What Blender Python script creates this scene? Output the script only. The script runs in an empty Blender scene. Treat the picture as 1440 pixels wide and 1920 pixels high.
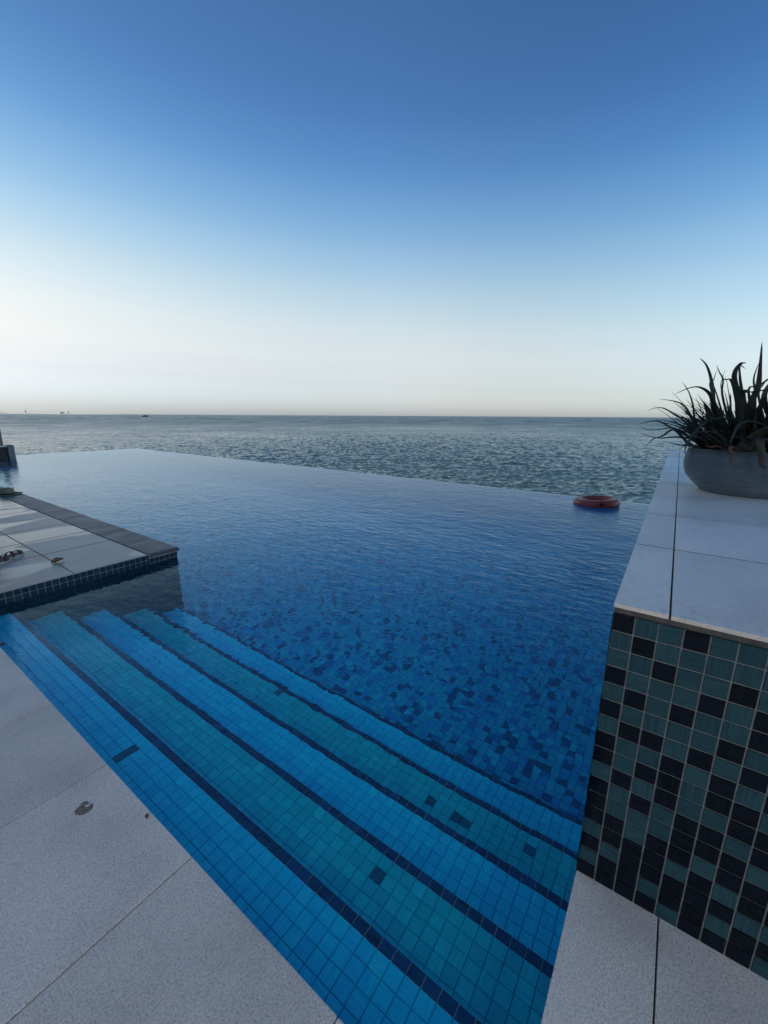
import bpy, bmesh, math, random
import numpy as np
from mathutils import Vector, Matrix, Euler

# ------------------------------------------------------------------ camera, sky, sun, exposure
S = bpy.context.scene
COL = S.collection
R = math.radians
EYE = 1.335                                   # eye height above the deck, metres
F_PX, PITCH, HEAD, ROLL = 770.0, 13.19, 35.16, 0.334
cam = bpy.data.cameras.new('camera'); camo = bpy.data.objects.new('camera', cam); COL.objects.link(camo)
cam.sensor_fit = 'VERTICAL'; cam.sensor_height = 24.0; cam.lens = F_PX / 1920 * 24.0
cam.clip_start = 0.02; cam.clip_end = 60000
camo.matrix_world = Matrix.Translation((0, 0, EYE)) @ (Matrix.Rotation(R(HEAD - 90), 4, 'Z') @ Matrix.Rotation(R(90 - PITCH), 4, 'X') @ Matrix.Rotation(R(ROLL), 4, 'Z'))
S.camera = camo

SUN_EL, SUN_AZ = 18.0, 115.0                  # azimuth counted anticlockwise from +X (toward the sea is +X)
w = bpy.data.worlds.new('World'); S.world = w; w.use_nodes = True
wn = w.node_tree; wn.nodes.clear()
sky = wn.nodes.new('ShaderNodeTexSky'); sky.sky_type = 'NISHITA'; sky.sun_disc = False
sky.sun_elevation = R(SUN_EL); sky.sun_rotation = R(90 - SUN_AZ)
sky.altitude = 0; sky.air_density = 1.0; sky.dust_density = 0.3; sky.ozone_density = 3.0
# humid sea air: the sky whitens toward the horizon, a little higher up on the sunward side
geo_ = wn.nodes.new('ShaderNodeTexCoord')
dot_ = wn.nodes.new('ShaderNodeVectorMath'); dot_.operation = 'DOT_PRODUCT'
dot_.inputs[1].default_value = (-.03 * math.cos(R(SUN_AZ)), -.03 * math.sin(R(SUN_AZ)), 1.0)
wn.links.new(geo_.outputs['Generated'], dot_.inputs[0])
hz = wn.nodes.new('ShaderNodeMapRange'); hz.inputs['From Min'].default_value = -.1; hz.inputs['From Max'].default_value = .6
wn.links.new(dot_.outputs['Value'], hz.inputs['Value'])
hr = wn.nodes.new('ShaderNodeValToRGB'); hr.color_ramp.interpolation = 'CARDINAL'
HAZE = [(-.08, (.38, .62, 1.25)), (-.05, (.48, .71, 1.32)), (-.02, (.64, .83, 1.40)), (0.0, (.86, .97, 1.48)), (.02, (1.10, 1.11, 1.50)), (.04, (1.35, 1.21, 1.43)), (.07, (1.68, 1.33, 1.34)), (.11, (2.22, 1.59, 1.35)),
        (.16, (2.69, 1.87, 1.42)), (.21, (2.78, 2.05, 1.53)), (.27, (2.54, 2.08, 1.62)), (.34, (1.88, 1.90, 1.69)), (.42, (1.19, 1.52, 1.63)), (.5, (.80, 1.17, 1.43)), (.6, (.67, 1.01, 1.25))]
HK = 2.8
el_ = hr.color_ramp.elements
while len(el_) < len(HAZE): el_.new(.5)
for e_, (z_, c_) in zip(el_, HAZE): e_.position = (z_ + .1) / .7; e_.color = (c_[0] / HK, c_[1] / HK, c_[2] / HK, 1)
wn.links.new(hz.outputs[0], hr.inputs[0])
sc_ = wn.nodes.new('ShaderNodeVectorMath'); sc_.operation = 'MULTIPLY'
s2_ = wn.nodes.new('ShaderNodeVectorMath'); s2_.operation = 'SCALE'; s2_.inputs['Scale'].default_value = HK
wn.links.new(sky.outputs[0], sc_.inputs[0]); wn.links.new(hr.outputs[0], sc_.inputs[1]); wn.links.new(sc_.outputs[0], s2_.inputs[0])
bg = wn.nodes.new('ShaderNodeBackground'); bg.inputs['Strength'].default_value = 0.096
wo = wn.nodes.new('ShaderNodeOutputWorld')
# evening haze dims the sky slightly both toward the sun and away from it
sd_ = wn.nodes.new('ShaderNodeVectorMath'); sd_.operation = 'DOT_PRODUCT'; sd_.inputs[1].default_value = (.5 * math.cos(R(SUN_AZ)), .5 * math.sin(R(SUN_AZ)), 0)
wn.links.new(geo_.outputs['Generated'], sd_.inputs[0])
sa_ = wn.nodes.new('ShaderNodeMath'); sa_.operation = 'ADD'; sa_.inputs[1].default_value = .5; wn.links.new(sd_.outputs['Value'], sa_.inputs[0])
sr_ = wn.nodes.new('ShaderNodeValToRGB'); e4 = sr_.color_ramp.elements; e4.new(.5); e4.new(.5)
for e_, (c0, c1) in zip(e4, ((-.6, (.72, .84, .93)), (.05, (1, 1, 1)), (.17, (1, 1, 1)), (.8, (.80, .77, .72)))): e_.position = .5 + .5 * c0; e_.color = (*c1, 1)
wn.links.new(sa_.outputs[0], sr_.inputs[0])
s3_ = wn.nodes.new('ShaderNodeVectorMath'); s3_.operation = 'MULTIPLY'
wn.links.new(s2_.outputs[0], s3_.inputs[0]); wn.links.new(sr_.outputs[0], s3_.inputs[1])
wn.links.new(s3_.outputs[0], bg.inputs[0]); wn.links.new(bg.outputs[0], wo.inputs[0])
sl = bpy.data.lights.new('sun', 'SUN'); sl.energy = 5.0; sl.angle = R(0.6); sl.color = (1.0, 0.88, 0.72)
slo = bpy.data.objects.new('sun', sl); COL.objects.link(slo)
sdir = Vector((math.cos(R(SUN_AZ)) * math.cos(R(SUN_EL)), math.sin(R(SUN_AZ)) * math.cos(R(SUN_EL)), math.sin(R(SUN_EL))))
slo.rotation_euler = (-sdir).to_track_quat('-Z', 'Y').to_euler()
S.view_settings.view_transform = 'Standard'; S.view_settings.look = 'None'
S.view_settings.exposure = 0.4; S.view_settings.gamma = 1.0; S.view_settings.use_curve_mapping = False
S.cycles.max_bounces = 10; S.cycles.transmission_bounces = 8; S.cycles.transparent_max_bounces = 8
S.cycles.use_denoising = True
S.cycles.blur_glossy = 0.3

random.seed(7); rng = np.random.default_rng(7)

# ------------------------------------------------------------------ helpers
def tag(o, label=None, cat=None, group=None, kind=None):
    if label: o['label'] = label
    if cat: o['category'] = cat
    if group: o['group'] = group
    if kind: o['kind'] = kind
    return o

def empty(name, loc=(0, 0, 0)):
    o = bpy.data.objects.new(name, None); COL.objects.link(o); o.location = loc
    o.empty_display_size = 0.05
    return o

def link(name, me, mat=None, parent=None, M=None):
    o = bpy.data.objects.new(name, me); COL.objects.link(o)
    if mat and not me.materials: me.materials.append(mat)
    if parent: o.parent = parent
    if M is not None:
        if parent: o.matrix_local = Matrix.Translation(parent.location).inverted() @ M
        else: o.matrix_world = M
    elif parent:
        o.matrix_local = Matrix.Translation(parent.location).inverted()
    return o

def mesh(name, verts, faces, smooth=False):
    me = bpy.data.meshes.new(name); me.from_pydata([tuple(v) for v in verts], [], faces); me.update()
    if smooth: me.polygons.foreach_set('use_smooth', [True] * len(me.polygons))
    return me

def from_bm(bm, name, smooth=False):
    me = bpy.data.meshes.new(name); bm.to_mesh(me); bm.free()
    if smooth: me.polygons.foreach_set('use_smooth', [True] * len(me.polygons))
    return me

def box_bm(x0, x1, y0, y1, z0, z1, bevel=0.0, seg=1, bm=None):
    bm = bm or bmesh.new()
    vs = [bm.verts.new(p) for p in ((x0, y0, z0), (x1, y0, z0), (x1, y1, z0), (x0, y1, z0), (x0, y0, z1), (x1, y0, z1), (x1, y1, z1), (x0, y1, z1))]
    fs = [bm.faces.new([vs[i] for i in f]) for f in ((3, 2, 1, 0), (4, 5, 6, 7), (0, 1, 5, 4), (1, 2, 6, 5), (2, 3, 7, 6), (3, 0, 4, 7))]
    if bevel:
        es = list({e for f in fs for e in f.edges})
        bmesh.ops.bevel(bm, geom=es, offset=bevel, segments=seg, affect='EDGES', profile=0.5)
    return bm

def box(name, mat, parent, x0, x1, y0, y1, z0, z1, bevel=0.0, seg=1):
    return link(name, from_bm(box_bm(x0, x1, y0, y1, z0, z1, bevel, seg), name), mat, parent)

def lathe(name, prof, n=64, smooth=True):
    vs, fs = [], []
    for r, z in prof:
        for i in range(n):
            t = 2 * math.pi * i / n; vs.append((r * math.cos(t), r * math.sin(t), z))
    for k in range(len(prof) - 1):
        for i in range(n):
            j = (i + 1) % n; fs.append((k * n + i, k * n + j, (k + 1) * n + j, (k + 1) * n + i))
    return mesh(name, vs, fs, smooth)

# pixel of the 1440 x 1920 photograph <-> point in the place (only used to choose which tiles show largest and to read sizes)
_h = R(HEAD); _p = R(PITCH)
FWD = np.array([math.cos(_h) * math.cos(_p), math.sin(_h) * math.cos(_p), -math.sin(_p)])
RGT = np.array([math.sin(_h), -math.cos(_h), 0.0]); UPV = np.cross(RGT, FWD)
def to_px(P):
    d = np.asarray(P, float) - np.array([0, 0, EYE]); z = d @ FWD
    zz = np.where(z > 1e-3, z, 1e-3)
    u = F_PX * (d @ RGT) / zz; v = -F_PX * (d @ UPV) / zz
    c, s = math.cos(R(ROLL)), math.sin(R(ROLL))
    return 720 + c * u + s * v, 960 - s * u + c * v, z
def px_ray(x, y):
    u, v = x - 720, y - 960; c, s = math.cos(R(ROLL)), math.sin(R(ROLL))
    u, v = c * u - s * v, s * u + c * v
    d = FWD * F_PX + RGT * u - UPV * v
    return d / np.linalg.norm(d)
def px_at(x, y, dist):                        # point seen at that pixel, `dist` metres away horizontally
    d = px_ray(x, y); t = dist / math.hypot(d[0], d[1])
    return Vector((d[0] * t, d[1] * t, EYE + d[2] * t))

def deck_pt(x, y, z=0):
    d = px_ray(x, y); t = (z - EYE) / d[2]; return Vector((d[0] * t, d[1] * t, z))

# ------------------------------------------------------------------ materials
def new_mat(name):
    m = bpy.data.materials.new(name); m.use_nodes = True
    nt = m.node_tree; b = nt.nodes['Principled BSDF']
    return m, nt, b
def N(nt, t, **kw):
    n = nt.nodes.new(t)
    for k, v in kw.items(): setattr(n, k, v)
    return n
def L(nt, a, b): nt.links.new(a, b)
def ramp(nt, fac, stops, interp='LINEAR'):
    r = N(nt, 'ShaderNodeValToRGB'); r.color_ramp.interpolation = interp
    e = r.color_ramp.elements
    while len(e) < len(stops): e.new(0.5)
    for el, (p, c) in zip(e, stops): el.position = p; el.color = (*c, 1) if len(c) == 3 else c
    L(nt, fac, r.inputs[0]); return r
def noise(nt, vec, scale, detail=4, rough=0.55, dim='3D'):
    n = N(nt, 'ShaderNodeTexNoise', noise_dimensions=dim); n.inputs['Scale'].default_value = scale
    n.inputs['Detail'].default_value = detail; n.inputs['Roughness'].default_value = rough
    if vec is not None: L(nt, vec, n.inputs['Vector'])
    return n
def math_n(nt, op, a, b=None, c=None):
    n = N(nt, 'ShaderNodeMath', operation=op)
    for i, v in enumerate((a, b, c)):
        if v is None: continue
        if isinstance(v, (int, float)): n.inputs[i].default_value = v
        else: L(nt, v, n.inputs[i])
    return n.outputs[0]
def mixc(nt, fac, a, b, mode='MIX'):
    n = N(nt, 'ShaderNodeMix', data_type='RGBA', blend_type=mode)
    for s, v in ((0, fac), (6, a), (7, b)):
        if isinstance(v, (int, float)): n.inputs[s].default_value = v
        elif isinstance(v, tuple): n.inputs[s].default_value = (*v, 1)
        else: L(nt, v, n.inputs[s])
    return n.outputs[2]
def bump(nt, height, strength, dist=0.01, normal=None):
    b = N(nt, 'ShaderNodeBump'); b.inputs['Strength'].default_value = strength; b.inputs['Distance'].default_value = dist
    L(nt, height, b.inputs['Height'])
    if normal is not None: L(nt, normal, b.inputs['Normal'])
    return b.outputs[0]

def tile_rnd(nt):
    oi = N(nt, 'ShaderNodeObjectInfo'); at = N(nt, 'ShaderNodeAttribute', attribute_name='trnd')
    return math_n(nt, 'FRACT', math_n(nt, 'ADD', oi.outputs['Random'], at.outputs['Fac']))

def tile_mat(name, stops, streak, rough=0.12, streak_gain=0.5, interp='LINEAR', ior=1.5):
    """glazed mosaic tile: one colour a tile (from its own random number) with brushed streaks one way or the other"""
    m, nt, b = new_mat(name)
    rnd = tile_rnd(nt)
    col = ramp(nt, rnd, stops, interp).outputs[0]
    uv = N(nt, 'ShaderNodeUVMap'); sep = N(nt, 'ShaderNodeSeparateXYZ'); L(nt, uv.outputs[0], sep.inputs[0])
    r2 = math_n(nt, 'FRACT', math_n(nt, 'MULTIPLY', rnd, 17.31)); flip = math_n(nt, 'GREATER_THAN', r2, 0.5)
    inv = math_n(nt, 'SUBTRACT', 1.0, flip)
    a = math_n(nt, 'ADD', math_n(nt, 'MULTIPLY', sep.outputs[0], flip), math_n(nt, 'MULTIPLY', sep.outputs[1], inv))
    c = math_n(nt, 'ADD', math_n(nt, 'MULTIPLY', sep.outputs[1], flip), math_n(nt, 'MULTIPLY', sep.outputs[0], inv))
    cmb = N(nt, 'ShaderNodeCombineXYZ')
    L(nt, math_n(nt, 'MULTIPLY_ADD', a, 9.0, math_n(nt, 'MULTIPLY', rnd, 210.0)), cmb.inputs[0])
    L(nt, math_n(nt, 'MULTIPLY', c, 0.35), cmb.inputs[1]); L(nt, math_n(nt, 'MULTIPLY', r2, 50.0), cmb.inputs[2])
    ns = noise(nt, cmb.outputs[0], 1.6, 3, 0.65)
    st = ramp(nt, ns.outputs['Fac'], [(0.36, (0, 0, 0)), (0.66, (1, 1, 1))])
    fac = math_n(nt, 'MULTIPLY', st.outputs[0], streak_gain)
    out = mixc(nt, fac, col, streak)
    L(nt, out, b.inputs['Base Color']); b.inputs['Roughness'].default_value = rough
    b.inputs['IOR'].default_value = ior
    L(nt, bump(nt, ns.outputs['Fac'], 0.06, 0.002), b.inputs['Normal'])
    return m

M = {}
M['wall_teal'] = tile_mat('wall_teal_glaze', [(0, (.022, .078, .095)), (1, (.036, .108, .126))], (.009, .034, .048), 0.10, 0.75, ior=1.34)
M['wall_navy'] = tile_mat('wall_navy_glaze', [(0, (.0015, .0025, .006)), (1, (.003, .004, .010))], (.010, .022, .036), 0.10, 0.45, ior=1.27)
M['blue'] = tile_mat('tread_blue_glaze', [(0, (.004, .66, .88)), (.25, (.005, .78, .94)), (.8, (.005, .84, .96)), (1, (.02, .90, .97))], (.006, .50, .90), 0.15, 0.75)
M['teal'] = tile_mat('tread_teal_glaze', [(0, (.003, .56, .58)), (.25, (.003, .64, .65)), (.8, (.004, .71, .71)), (1, (.02, .80, .78))], (.003, .42, .58), 0.15, 0.75)
M['nose'] = tile_mat('nosing_navy_glaze', [(0, (.002, .010, .045)), (.7, (.003, .02, .08)), (1, (.006, .06, .17))], (.02, .18, .36), 0.15, 0.55)
M['odd'] = tile_mat('odd_slate_glaze', [(0, (.01, .07, .14)), (1, (.014, .16, .24))], (.02, .20, .28), 0.15, 0.6)
M['floor_mix'] = tile_mat('floor_mix_glaze', [(0, (.002, .07, .20)), (.12, (.003, .20, .48)), (.24, (.004, .34, .68)), (.44, (.005, .44, .62)), (.70, (.006, .49, .66)), (.93, (.01, .60, .78))], (.005, .36, .58), 0.15, 0.4, 'CONSTANT')
M['basin_navy'] = tile_mat('basin_navy_glaze', [(0, (.008, .018, .035)), (.6, (.012, .03, .05)), (1, (.02, .05, .07))], (.03, .07, .09), 0.22, 0.4)

def plain(name, col, rough=0.6, var=0.15, scale=40, bstr=0.15, metal=0.0, bdist=0.002):
    m, nt, b = new_mat(name)
    tc = N(nt, 'ShaderNodeTexCoord'); n = noise(nt, tc.outputs['Object'], scale, 5)
    lo = tuple(c * (1 - var) for c in col); hi = tuple(min(1, c * (1 + var)) for c in col)
    L(nt, ramp(nt, n.outputs['Fac'], [(0.3, lo), (0.7, hi)]).outputs[0], b.inputs['Base Color'])
    b.inputs['Roughness'].default_value = rough; b.inputs['Metallic'].default_value = metal
    L(nt, bump(nt, n.outputs['Fac'], bstr, bdist), b.inputs['Normal'])
    return m
M['grout'] = plain('grout', (.30, .31, .29), .9, .2, 60)
M['grout_dark'] = plain('dark_grout', (.05, .07, .08), .9, .2, 60)
M['grout_pale'] = plain('pale_grout', (.50, .50, .46), .9, .2, 60)
M['grout_pool'] = plain('pool_grout', (.02, .36, .46), .9, .2, 60)
M['grout_nose'] = plain('nosing_grout', (.40, .45, .47), .9, .2, 60)
M['mortar'] = plain('mortar', (.10, .09, .08), .95, .35, 45, .6)
M['concrete'] = plain('concrete', (.38, .37, .35), .85, .12, 9, .2)

def granite(name, base, speck, wet=0.0, wscale=1.0, woff=(0, 0, 0), wet_dark=0.55, lo=0.5, hi=0.56, rough=0.75, vein=0.0, wet_rough=.07):
    """fine-grained stone; `wet` adds a thin film of water in patches (dark and shiny)"""
    m, nt, b = new_mat(name)
    tc = N(nt, 'ShaderNodeTexCoord'); oi = N(nt, 'ShaderNodeObjectInfo'); geo = N(nt, 'ShaderNodeNewGeometry')
    P = geo.outputs['Position']
    n1 = noise(nt, P, 190, 5, .75); n2 = noise(nt, P, 2.2, 4); n3 = noise(nt, P, 55, 4, .6)
    c = ramp(nt, n1.outputs['Fac'], [(0.33, tuple(x * (1 - speck) for x in base)), (0.5, base), (0.68, tuple(min(1, x * (1 + speck)) for x in base))]).outputs[0]
    c = mixc(nt, 0.28, c, ramp(nt, n3.outputs['Fac'], [(.35, tuple(x * .8 for x in base)), (.65, tuple(x * 1.15 for x in base))]).outputs[0])
    c = mixc(nt, 1.0, c, ramp(nt, n2.outputs['Fac'], [(.3, (.80, .80, .81)), (.5, (1, 1, 1)), (.7, (1.08, 1.07, 1.06))]).outputs[0], 'MULTIPLY')
    tone = math_n(nt, 'MULTIPLY_ADD', oi.outputs['Random'], .18, .90)
    c = mixc(nt, 1.0, c, tone, 'MULTIPLY')
    if vein:
        wv = N(nt, 'ShaderNodeTexNoise'); wv.inputs['Scale'].default_value = 3.0; wv.inputs['Detail'].default_value = 6; wv.inputs['Distortion'].default_value = 1.2
        L(nt, P, wv.inputs['Vector'])
        edge = math_n(nt, 'ABSOLUTE', math_n(nt, 'SUBTRACT', wv.outputs['Fac'], .5))
        c = mixc(nt, math_n(nt, 'MULTIPLY', math_n(nt, 'LESS_THAN', edge, .0025), vein), c, tuple(x * .55 for x in base))
    L(nt, c, b.inputs['Base Color']); b.inputs['Roughness'].default_value = rough
    hb = bump(nt, n1.outputs['Fac'], 0.5, 0.0015)
    if wet:
        mp = N(nt, 'ShaderNodeMapping'); L(nt, P, mp.inputs[0]); mp.inputs['Scale'].default_value = (wscale * 0.75, wscale * 1.5, wscale); mp.inputs['Location'].default_value = woff
        wn_ = noise(nt, mp.outputs[0], 1.0, 2.5, .45)
        mask = ramp(nt, wn_.outputs['Fac'], [(lo, (0, 0, 0)), (hi, (1, 1, 1))]).outputs[0]
        fac = math_n(nt, 'MULTIPLY', mask, wet)
        c2 = mixc(nt, fac, c, mixc(nt, 1.0, c, (wet_dark, wet_dark, wet_dark * 1.02), 'MULTIPLY'))
        L(nt, c2, b.inputs['Base Color'])
        L(nt, math_n(nt, 'MULTIPLY_ADD', fac, wet_rough - rough, rough), b.inputs['Roughness'])
        bm_ = N(nt, 'ShaderNodeBump'); bm_.inputs['Distance'].default_value = 0.0015
        L(nt, math_n(nt, 'MULTIPLY_ADD', fac, -0.46, 0.5), bm_.inputs['Strength']); L(nt, n1.outputs['Fac'], bm_.inputs['Height'])
        hb = bm_.outputs[0]
    L(nt, hb, b.inputs['Normal'])
    return m
M['granite'] = granite('granite', (.90, .77, .63), .7, wet=.8, wscale=1.1, woff=(2.3, .7, 0), lo=.56, hi=.68, wet_dark=.74, wet_rough=.45)
M['limestone'] = granite('limestone', (.86, .79, .71), .08, rough=.5, vein=.5)
M['terrace'] = granite('terrace_stone', (.42, .385, .34), .14, wet=1.0, wscale=1.0, woff=(.4, .3, 0), lo=.47, hi=.50, rough=.38, wet_dark=.8, wet_rough=.19)
M['coping'] = granite('coping_stone', (.10, .10, .105), .3, wet=.2, wscale=3.5, woff=(3, 1, 0), rough=.5, wet_dark=.8, lo=.42, hi=.62)

# ------------------------------------------------------------------ tiles
TP, TS, TH = 0.05, 0.0472, 0.003
def tile_mesh(name, mat):
    h, i = TS / 2, TS / 2 - 0.0009
    vs = [(-h, -h, 0), (h, -h, 0), (h, h, 0), (-h, h, 0), (-i, -i, TH), (i, -i, TH), (i, i, TH), (-i, i, TH)]
    fs = [(4, 5, 6, 7), (0, 1, 5, 4), (1, 2, 6, 5), (2, 3, 7, 6), (3, 0, 4, 7)]
    me = mesh(name, vs, fs); me.materials.append(mat)
    uv = me.uv_layers.new(name='UVMap')
    for lp in me.loops:
        v = me.vertices[lp.vertex_index].co; uv.data[lp.index].uv = (v.x / TS + .5, v.y / TS + .5)
    return me
TILE = {k: tile_mesh('tile_' + k, M[k]) for k in ('wall_teal', 'wall_navy', 'blue', 'teal', 'nose', 'odd', 'floor_mix', 'basin_navy')}

def lay_tiles(parent, tiles, singles, mass_name, see=None):
    """tiles: list of (centre, u, v, size_u, size_v, key). The `singles` that show largest become objects, the rest one mesh."""
    if not tiles: return
    C = np.array([t[0] for t in tiles]); U = np.array([t[1] for t in tiles]); V = np.array([t[2] for t in tiles])
    SU = np.array([t[3] for t in tiles]); SV = np.array([t[4] for t in tiles]); K = [t[5] for t in tiles]
    Nn = np.cross(U, V)
    x, y, z = to_px(C); d = np.array([0, 0, EYE]) - C; dist = np.linalg.norm(d, axis=1)
    area = (F_PX ** 2) * SU * SV * np.abs((d * Nn).sum(1)) / dist ** 3
    ok = (z > .05) & (x > -10) & (x < 1450) & (y > 0) & (y < 1930)
    if see is not None: ok &= np.array([see(c) for c in C])
    area = np.where(ok, area, -1 / dist)
    order = np.argsort(-area); pick = set(int(i) for i in order[:singles] if area[i] > 0)
    for i in sorted(pick):
        u, v, n = U[i] * (SU[i] / TS), V[i] * (SV[i] / TS), Nn[i]
        j = rng.normal(0, .006, 2)                         # tiles are never set perfectly flat
        n2 = n + U[i] * j[0] + V[i] * j[1]
        Mx = Matrix(((u[0], v[0], n2[0], C[i][0]), (u[1], v[1], n2[1], C[i][1]), (u[2], v[2], n2[2], C[i][2]), (0, 0, 0, 1)))
        link('tile', TILE[K[i]], None, parent, Mx)
    rest = [i for i in range(len(tiles)) if i not in pick]
    if rest:
        keys = sorted(set(K[i] for i in rest)); kid = {k: n for n, k in enumerate(keys)}
        r = np.array(rest); n = len(r)
        base = np.array([(-.5, -.5, 0), (.5, -.5, 0), (.5, .5, 0), (-.5, .5, 0), (-.482, -.482, TH), (.482, -.482, TH), (.482, .482, TH), (-.482, .482, TH)])
        hgt = base[:, 2][None, :, None] + rng.normal(0, .0002, (n, 8, 1)) * (base[:, 2] > 0)[None, :, None]
        vs = (C[r][:, None, :] + U[r][:, None, :] * (SU[r][:, None] * base[:, 0])[..., None] + V[r][:, None, :] * (SV[r][:, None] * base[:, 1])[..., None] + Nn[r][:, None, :] * hgt).reshape(-1, 3)
        fq = np.array([(4, 5, 6, 7), (0, 1, 5, 4), (1, 2, 6, 5), (2, 3, 7, 6), (3, 0, 4, 7)])
        fs = (fq[None] + (np.arange(n) * 8)[:, None, None]).reshape(-1, 4)
        me = bpy.data.meshes.new(mass_name); me.vertices.add(n * 8); me.vertices.foreach_set('co', vs.ravel())
        me.loops.add(n * 20); me.polygons.add(n * 5)
        me.loops.foreach_set('vertex_index', fs.ravel().astype(np.int32)); me.polygons.foreach_set('loop_start', (np.arange(n * 5) * 4).astype(np.int32))
        me.polygons.foreach_set('loop_total', np.full(n * 5, 4, np.int32)); me.polygons.foreach_set('use_smooth', np.zeros(n * 5, bool))
        me.update(calc_edges=True)
        for k in keys: me.materials.append(M[k])
        me.polygons.foreach_set('material_index', np.repeat(np.array([kid[K[i]] for i in rest], np.int32), 5))
        uv = me.uv_layers.new(name='UVMap'); uv.data.foreach_set('uv', (base[fs.ravel() % 8][:, :2] + .5).ravel().astype(np.float32))
        at = me.attributes.new('trnd', 'FLOAT', 'FACE'); at.data.foreach_set('value', np.repeat(rng.random(n), 5).astype(np.float32))
        me.update()
        o = link(mass_name, me, None, parent); o['kind'] = 'stuff'

def grid_tiles(origin, u, v, len_u, len_v, key, off_u=0.0, off_v=0.0, g=TP - TS):
    """rows of 50 mm tiles over a rectangle; cut tiles where the field ends. key(iu, iv, cu, cv) gives the glaze or None"""
    origin, u, v = np.array(origin, float), np.array(u, float), np.array(v, float); out = []
    def cuts(length, off):
        e = [0.0]; x = off if off > 1e-6 else TP
        while x < length - 1e-6: e.append(x); x += TP
        e.append(length); return e
    eu, ev = cuts(len_u, off_u), cuts(len_v, off_v)
    for i in range(len(eu) - 1):
        for j in range(len(ev) - 1):
            su, sv = eu[i + 1] - eu[i] - g, ev[j + 1] - ev[j] - g
            if su < .004 or sv < .004: continue
            cu, cv = (eu[i] + eu[i + 1]) / 2, (ev[j] + ev[j + 1]) / 2
            k = key(i, j, cu, cv)
            if k: out.append((origin + u * cu + v * cv, u, v, su, sv, k))
    return out

# ------------------------------------------------------------------ the plan (x toward the sea, y along the coast, z up; deck at z = 0)
ZW = -0.10                                       # pool water
XD, YR = 0.4646, 0.0755                          # deck edge at the steps, deck edge / wall line on the right
XT, YT = 2.08, 4.075                             # corner of the terrace that juts into the pool
TREAD_X = [0.759, 1.078, 1.400, 1.735, 2.05]     # outer edges of the five steps
TREAD_Z = [-.217, -.372, -.527, -.682, -.837]
ZF = -0.99                                       # pool floor
ZSEA = -4.0
def weir_x(y): return 8.15 + 0.016 * y
YFAR = 19.0
X_, Y_, Z_ = (1, 0, 0), (0, 1, 0), (0, 0, 1)

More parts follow.
